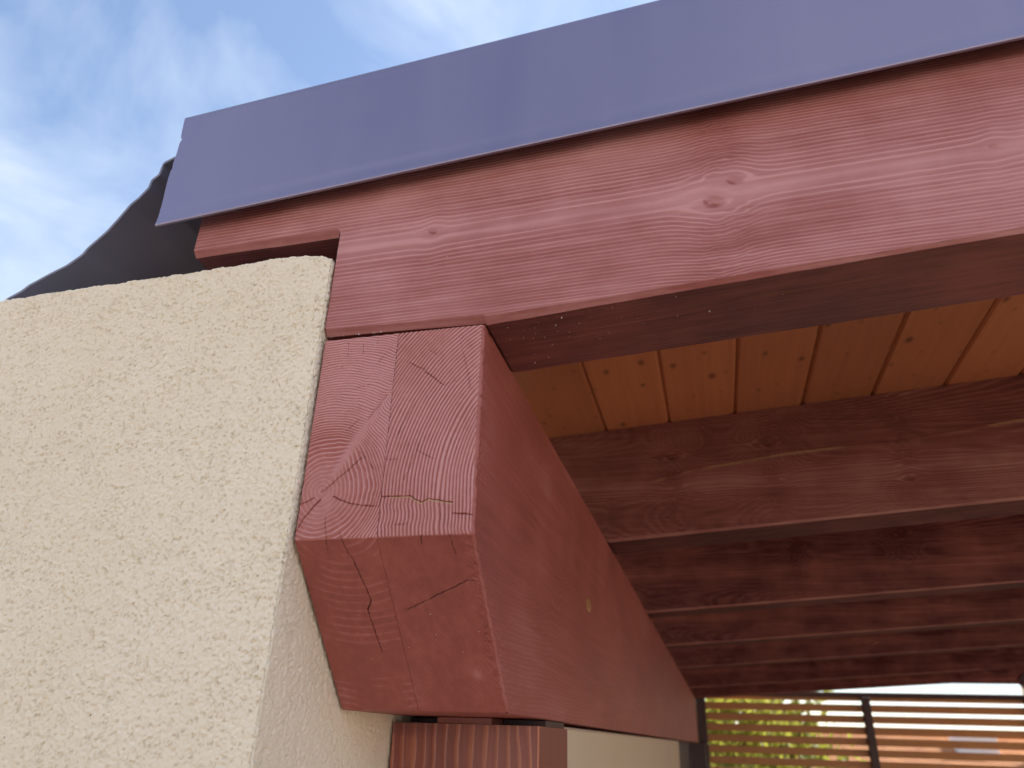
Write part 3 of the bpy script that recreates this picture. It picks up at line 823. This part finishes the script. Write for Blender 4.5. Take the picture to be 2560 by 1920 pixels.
# ------------------------------------------------------------------ verge flashing
# section in (y, z above the flashing's lower edge line); swept along the slope with a few end nicks
FB = 0.1655
sec = [(-0.0222, 0.0065), (-0.0221, 0.0030), (-0.0226, 0.0012), (-0.0236, 0.0005), (-0.0247, 0.0011), (-0.0250, 0.0026), (-0.0246, 0.0056), (-0.0242, 0.012),
       (-0.0240, 0.05), (-0.0240, 0.11), (-0.0240, 0.1585), (-0.0235, 0.1602), (-0.0220, 0.1609), (0.04, 0.1640), (0.09, 0.1655)]
sec2 = [(y + 0.0009 * (1 if z < 0.15 else 0), z - (0.0009 if z > 0.15 else -0.0003)) for y, z in sec]
xx = np.concatenate([np.linspace(-0.2141, 0.9, 160), np.linspace(0.92, XR, 40)])
def sweep(sec):
    out = np.zeros((len(xx), len(sec), 3))
    for j, (y, z) in enumerate(sec):
        f = np.clip(1 - (xx + 0.2141) / 0.004, 0, 1)
        nick = 0.0026 * math.exp(-((z - 0.125) / 0.0025) ** 2) + 0.0012 * math.exp(-((z - 0.083) / 0.003) ** 2) - 0.0015 * z / 0.16 + 0.001 * math.sin(z * 70)
        wav = 0.0016 * (fbm(xx * 2.2, xx * 0 + z * 9, 411, 3) - 0.5) * (1 if 0.02 < z < 0.15 else 0.2)
        out[:, j, 0] = xx + f * nick; out[:, j, 1] = y + wav; out[:, j, 2] = FB + z + A * xx
    return out
# denser section rows on the face for nicks and slight oil-canning
def dens(sec):
    r = []
    for (y0_, z0_), (y1_, z1_) in zip(sec[:-1], sec[1:]):
        n = max(1, int(abs(z1_ - z0_) / 0.003))
        for i in range(n): r.append((y0_ + (y1_ - y0_) * i / n, z0_ + (z1_ - z0_) * i / n))
    r.append(sec[-1]); return r
d1, d2 = dens(sec), dens(sec)
d2 = [(y + (0.0010 if z < 0.158 else 0.0), z - (0.0010 if z >= 0.158 else 0.0)) for y, z in d1]
S1, S2 = sweep(d1), sweep(d2)
b = MB()
b.grid(S1); b.grid(S2, flip=True)
b.grid(np.stack([S1[0], S2[0]], 1)); b.grid(np.stack([S1[-1], S2[-1]], 1)); b.grid(np.stack([S1[:, 0], S2[:, 0]], 1)); b.grid(np.stack([S1[:, -1], S2[:, -1]], 1))
tag(b.build('verge_flashing', M_metal, loc=(-0.2141, -0.024, FB)), 'smooth lavender-brown sheet metal flashing along the roof edge above the nearest rafter', 'flashing')

# ------------------------------------------------------------------ posts
def near_post():
    y0, d = 0.252, 0.158
    root = empty('post', (0.08, y0, GZ))
    tag(root, 'brown post with bold wavy vertical grain under the beam end', 'post')
    b = MB()
    zt = -0.3292
    X = np.linspace(0.0015, 0.1585, 230); Z = np.concatenate([np.linspace(GZ, -0.60, 20), np.linspace(-0.59, zt, 300)])
    Xg, Zg = np.meshgrid(X, Z, indexing='ij')
    xw = Xg + 0.0050 * (fbm(Zg * 11, Xg * 14, 501, 3) - 0.5) * 2 + 0.0015 * (fbm(Zg * 45, Xg * 40, 503, 2) - 0.5)
    seams = np.array([-0.01, 0.0021, 0.0135, 0.0273, 0.0385, 0.0496, 0.0615, 0.075, 0.09, 0.1049, 0.1172, 0.1303, 0.1416, 0.1537, 0.17])
    ph = np.interp(xw, seams, np.arange(len(seams)) * 1.0)
    f = ph - np.floor(ph)
    late = sst(0.45, 0.92, f) * (1 - sst(0.95, 1.0, f))
    cs = 0.55 + 0.9 * (fbm(Xg * 22, Zg * 8, 505, 3) - 0.2)
    h = 0.0006 * late * cs + 0.0002 * (fbm(Xg * 300, Zg * 40, 507, 3) - 0.5)
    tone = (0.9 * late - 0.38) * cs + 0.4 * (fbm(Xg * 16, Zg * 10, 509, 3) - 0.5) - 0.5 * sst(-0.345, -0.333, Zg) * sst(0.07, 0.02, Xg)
    b.grid(np.stack([Xg, y0 - h, Zg], -1), tone)
    # right side and the rest
    Y = np.linspace(y0 + 0.002, y0 + d, 60); Yg, Z2 = np.meshgrid(Y, Z, indexing='ij')
    rd = ridge((Yg - y0) / 0.006 + fbm(Yg * 30, Z2 * 5, 511, 3) * 1.5, 0.2)
    b.grid(np.stack([0.16 + 0.0002 * rd, Yg, Z2], -1), 0.12 * rd - 0.25)
    b.grid(np.stack([np.stack([np.full(len(Z), 0.1585), y0 - h[-1], Z], -1), np.stack([np.full(len(Z), 0.16), np.full(len(Z), y0 + 0.002), Z], -1)], 0), 0.5)
    b.quad((0.0015, y0, zt), (0.16, y0, zt), (0.16, y0 + d, zt), (0.0015, y0 + d, zt), -0.5)
    b.quad((0.0015, y0 + d, GZ), (0.0015, y0 + d, zt), (0.16, y0 + d, zt), (0.16, y0 + d, GZ))
    b.quad((0.0015, y0, GZ), (0.0015, y0, zt), (0.0015, y0 + d, zt), (0.0015, y0 + d, GZ))
    put(b, 'shaft', M_post, root)
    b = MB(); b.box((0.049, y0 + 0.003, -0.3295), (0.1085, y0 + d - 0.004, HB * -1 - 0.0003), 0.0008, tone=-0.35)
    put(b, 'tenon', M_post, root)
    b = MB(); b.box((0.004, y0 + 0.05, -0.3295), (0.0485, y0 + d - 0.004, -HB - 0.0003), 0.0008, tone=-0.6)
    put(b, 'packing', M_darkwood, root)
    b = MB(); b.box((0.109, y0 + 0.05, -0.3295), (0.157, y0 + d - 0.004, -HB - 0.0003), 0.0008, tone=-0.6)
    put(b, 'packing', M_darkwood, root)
near_post()

def plain_post(x0, x1, y0, y1, zt, label, name='post'):
    root = MB()
    root.box((x0, y0, GZ), (x1, y1, zt), 0.004)
    o = root.build(name, M_darkwood, loc=((x0 + x1) / 2, (y0 + y1) / 2, GZ))
    return tag(o, label, 'post')
# cream infill wall between the near post and the doorway under the beam
b = MB(); b.box((0.06, 0.4125, GZ), (0.1565, 3.10, -0.3265), 0.003)
tag(b.build('panel_wall', M_panel, loc=(0.1, 1.7, GZ)), 'smooth cream wall panel under the beam behind the grained post', 'wall panel')
b = MB(); b.box((0.08, 3.28, GZ), (0.10, 5.86, -0.3235), 0.002)
root = empty('side_door', (0.09, 4.5, GZ)); tag(root, 'dark side door under the far part of the beam, beside the cream panel', 'door')
put(b, 'door_leaf', M_door, root)
b = MB(); b.box((0.06, 3.103, GZ), (0.15, 3.278, -0.3235), 0.003); put(b, 'door_frame', M_door, root)
b = MB(); b.box((0.104, 4.4, -1.35), (0.135, 4.42, -1.22), 0.004); put(b, 'handle', M_metal, root)
plain_post(0.02, 0.215, 5.90, 6.06, -HB - 0.001, 'dark post at the far end of the beam, at the left edge of the slats')

# right-hand beam, post and brace at the far corner
b = MB(); b.box((2.95, 0.0, ZB + A * 2.95 - 0.24), (3.09, YEND - 0.05, ZB + A * 2.95 - 0.003), 0.004)
tag(b.build('side_beam', M_beam, loc=(3.0, 0, 0)), 'red-brown beam carrying the far right ends of the rafters', 'beam')
plain_post(2.95, 3.09, 5.95, 6.10, ZB + A * 2.95 - 0.245, 'dark corner post at the far right, beyond the slats')
b = MB()
def brace(P):
    P = P.copy(); ca, sa = math.cos(-0.80), math.sin(-0.80)
    x, z = P[:, 0].copy(), P[:, 2].copy()
    P[:, 0] = 2.47 + ca * x - sa * z; P[:, 2] = 0.158 + sa * x + ca * z; return P
b.box((0.0, 5.99, 0.0), (0.66, 6.07, 0.085), 0.003, fn=brace)
tag(b.build('knee_brace', M_darkwood, loc=(2.47, 6.02, 0.1)), 'dark diagonal brace at the far right end of the sky sliver', 'brace')

# unseen wall added to shade deep rafters, each board a part of its own
bw_ = empty('added_board_wall', (3.0, 3.6, GZ)); tag(bw_, 'pine board wall added on the unseen right-hand side to shade the deep rafters', 'wall')
proto = None
for k in range(12):
    if proto is None:
        b = MB(); b.box((2.98, 0.0015, GZ), (3.01, 0.1985, ZB + A * 2.95 - 0.243), 0.003)
        proto = b.build('board', M_slat); o = proto
    else:
        o = proto.copy(); scene.collection.objects.link(o)
    o.parent = bw_; o.matrix_parent_inverse = Matrix.Translation(-Vector(bw_.location)); o.location = (0, 2.12 + 0.2 * k, 0)

# ------------------------------------------------------------------ slatted fence closing the far end
fence = empty('slat_fence', (1.5, 6.15, GZ))
tag(fence, 'orange-brown horizontal slat fence with open gaps at the far end', 'fence')
b = MB(); b.box((0.19, 6.13, 0.0295), (2.94, 6.20, 0.0655), 0.003); put(b, 'top_rail', M_darkwood, fence)
proto = None
SP = 0.0779
for k in range(-1, 20):
    zt = -0.0219 - SP * k if k >= 0 else 0.0290
    zb_ = zt - 0.0520 if k >= 0 else 0.0040
    if k == -1:
        b = MB(); b.box((0.19, 6.148, zb_), (2.94, 6.184, zt), 0.002); put(b, 'slat', M_slat, fence); continue
    if proto is None:
        b = MB(); b.box((0.19, 6.142, -0.052), (2.94, 6.190, 0), 0.003)
        proto = b.build('slat', M_slat); o = proto
    else:
        o = proto.copy(); scene.collection.objects.link(o)
    o.parent = fence; o.matrix_parent_inverse = Matrix.Translation(-Vector(fence.location)); o.location = (0, 0, zt)
for x0, x1 in ((0.163, 0.236), (1.405, 1.462), (2.52, 2.575)):
    b = MB(); b.box((x0, 6.085, GZ), (x1, 6.141, 0.0285), 0.003); put(b, 'fence_post', M_darkwood, fence)

# ------------------------------------------------------------------ beyond the fence
def house(loc, w, d, hw, hr, label, wallm, roofm):
    x, y = loc
    root = empty('neighbour_house', (x, y, GZ)); tag(root, label, 'house')
    b = MB(); b.box((x - w / 2, y - d / 2, GZ), (x + w / 2, y + d / 2, GZ + hw), 0.01); put(b, 'wall', wallm, root)
    b = MB()
    ov = 0.35; e = GZ + hw - 0.12; r = GZ + hw + hr
    for sgn in (-1, 1):
        n = 26
        for i in range(n):
            t0, t1 = i / n, (i + 1) / n
            ya, yb = y + sgn * (d / 2 + ov) * (1 - t0), y + sgn * (d / 2 + ov) * (1 - t1)
            za, zb2 = e + (r - e) * t0, e + (r - e) * t1
            b.quad((x - w / 2 - ov, ya, za + 0.03), (x + w / 2 + ov, ya, za + 0.03), (x + w / 2 + ov, yb, zb2 + 0.008), (x - w / 2 - ov, yb, zb2 + 0.008))
            b.quad((x - w / 2 - ov, ya, za), (x + w / 2 + ov, ya, za), (x + w / 2 + ov, ya, za + 0.03), (x - w / 2 - ov, ya, za + 0.03))
    for sx in (-1, 1):
        b.quad((x + sx * w / 2, y - d / 2, GZ + hw - 0.01), (x + sx * w / 2, y + d / 2, GZ + hw - 0.01), (x + sx * w / 2, y, r - 0.02), (x + sx * w / 2, y, r - 0.02))
    rf = put(b, 'roof', roofm, root)
    return root, rf
r1, rf1 = house((3.2, 15.5), 9.0, 5.0, 1.55, 0.76, 'low house with sunlit terracotta roof glimpsed through the slats', M_white, M_tile)
b = MB(); b.box((4.1, 14.4, -0.9), (4.7, 14.9, 0.02), 0.01); c_ = b.build('chimney', M_white); c_.parent = rf1
c_.matrix_parent_inverse = rf1.matrix_world.inverted()
b = MB(); b.box((5.22, 14.0, GZ), (9.0, 14.4, 2.2), 0.02)
tag(b.build('tall_wall', M_panel, loc=(7, 14, GZ)), 'pale cream building wall at the right end of the sky sliver', 'wall')

# house added behind the viewer; its sunlit front bounces light onto the roof corner
r2, rf2 = house((-0.5, -12.0), 18.0, 7.0, 5.4, 2.2, 'pale two-storey house added behind the viewer to bounce light onto the roof corner', M_white, M_tile)
for xw, zw, ww, hw_ in ((-7, 1.2, 1.2, 1.3), (-3, 1.2, 1.2, 1.3), (1, 1.2, 1.2, 1.3), (5, 1.2, 1.2, 1.3), (-5, 1.2, 1.0, 1.3)):
    b = MB(); b.box((xw, -8.53, zw), (xw + ww, -8.46, zw + hw_), 0.02); wf = put(b, 'window', M_door, r2)
b = MB(); b.box((-2.2, -8.5, GZ), (-1.1, -8.45, GZ + 2.1), 0.02); put(b, 'door', M_darkwood, r2)

def tree(x, y, h, rad, seed, label, n=2600):
    rg = np.random.default_rng(seed)
    root = empty('tree', (x, y, GZ)); tag(root, label, 'tree', 'trees beyond the fence')
    b = MB()
    def tube(p0, p1, r0, r1, k=8, seg=5):
        p0 = np.array(p0); p1 = np.array(p1); d = (p1 - p0) / np.linalg.norm(p1 - p0)
        u = np.cross(d, (0.3, 1, 0.2)); u /= np.linalg.norm(u); v = np.cross(d, u)
        t = np.linspace(0, 1, seg)[:, None]; a = np.linspace(0, 2 * math.pi, k + 1)[None, :]
        c = p0[None, :] + (p1 - p0)[None, :] * t + 0.05 * np.sin(t * 5) * u[None, :]
        r = (r0 + (r1 - r0) * t)
        b.grid(c[:, None, :] + r[:, :, None] * (np.cos(a)[..., None] * u + np.sin(a)[..., None] * v))
    tube((x, y, GZ), (x + 0.1, y, GZ + h * 0.55), 0.13, 0.07)
    tips = []
    for i in range(9):
        an = rg.uniform(0, 6.28); z0 = GZ + h * rg.uniform(0.3, 0.55)
        tp = (x + math.cos(an) * rad * 0.7, y + math.sin(an) * rad * 0.7, GZ + h * rg.uniform(0.5, 0.95)); tips.append(tp)
        tube((x + 0.06, y, z0), tp, 0.045, 0.012, 6)
    put(b, 'trunk', M_bark, root)
    # leaves: folded pairs of small faces in clumps
    cl = np.concatenate([np.array(tips), np.array([x, y, GZ + h * 0.7]) + rg.normal(0, 1, (26, 3)) * np.array([rad * 0.45, rad * 0.45, h * 0.13])])
    ci = rg.integers(0, len(cl), n)
    P = cl[ci] + rg.normal(0, 1, (n, 3)) * rad * 0.17
    d = rg.normal(0, 1, (n, 3)); d /= np.linalg.norm(d, axis=1)[:, None]
    e = np.cross(d, rg.normal(0, 1, (n, 3))); e /= np.linalg.norm(e, axis=1)[:, None]
    f = np.cross(d, e)
    L = rg.uniform(0.05, 0.10, (n, 1)); W = L * 0.42
    b = MB()
    V = np.stack([P - d * L, P + e * W + f * W * 0.35, P + d * L, P - e * W + f * W * 0.35], 1)
    s = b._add(V.reshape(-1, 3)); I = np.arange(n)[:, None] * 4 + s
    b.q.append(I + np.array([[0, 1, 2, 3]])); b.sm_q.append(np.zeros(n, bool))
    put(b, 'crown', M_leaf, root)
tree(0.05, 9.2, 3.0, 1.0, 3, 'nearer yellow-green leafy tree behind the left slats, beside the far post', 3000)
tree(0.9, 11.0, 2.75, 0.9, 4, 'farther yellow-green leafy tree behind the slats, left of the fence post', 2600)

# ------------------------------------------------------------------ dust and cobweb specks
rg = np.random.default_rng(9)
b = MB()
def speck(p, s):
    T = rg.normal(0, 1, (4, 3)) * s
    k = b._add(np.array(p) + T)
    b.t.append(np.array([[0, 1, 2], [0, 2, 3], [0, 3, 1], [1, 3, 2]]) + k); b.sm_t.append(np.zeros(4, bool))
for i in range(46):      # under the nearest rafter, close to the beam
    x = 0.175 + abs(rg.normal(0, 0.10)); y = 0.004 + rg.random() ** 1.5 * 0.09
    speck((x, y, ZB + A * x - 0.0006), rg.uniform(0.0002, 0.0006))
for i in range(26):      # on the rafter face and flashing
    x = rg.uniform(-0.15, 0.6)
    speck((x, -0.0034, ZB + A * x + rg.uniform(0.03, 0.16)), rg.uniform(0.0001, 0.00028))
for i in range(9):
    x = rg.uniform(-0.1, 0.6)
    speck((x, -0.0249, FB + 0.01 + A * x + rg.random() ** 2 * 0.10), rg.uniform(0.0002, 0.0005))
for i in range(16):      # in the gap between seat and beam end
    x = rg.uniform(0.003, 0.06); speck((x, -0.0012, 0.0008), rg.uniform(0.0003, 0.0007))
for i in range(20):
    x = rg.uniform(0.01, 0.155); s_ = rg.uniform(0.002, LS); speck((x, s_ * DSL / LS - 0.0006, -H1 - s_ * (HB - H1) / LS - 0.0006), rg.uniform(0.0001, 0.00035))
tag(b.build('dust_specks', M_dust), 'white dust and cobweb specks caught on the timbers', 'dust', kind='stuff')
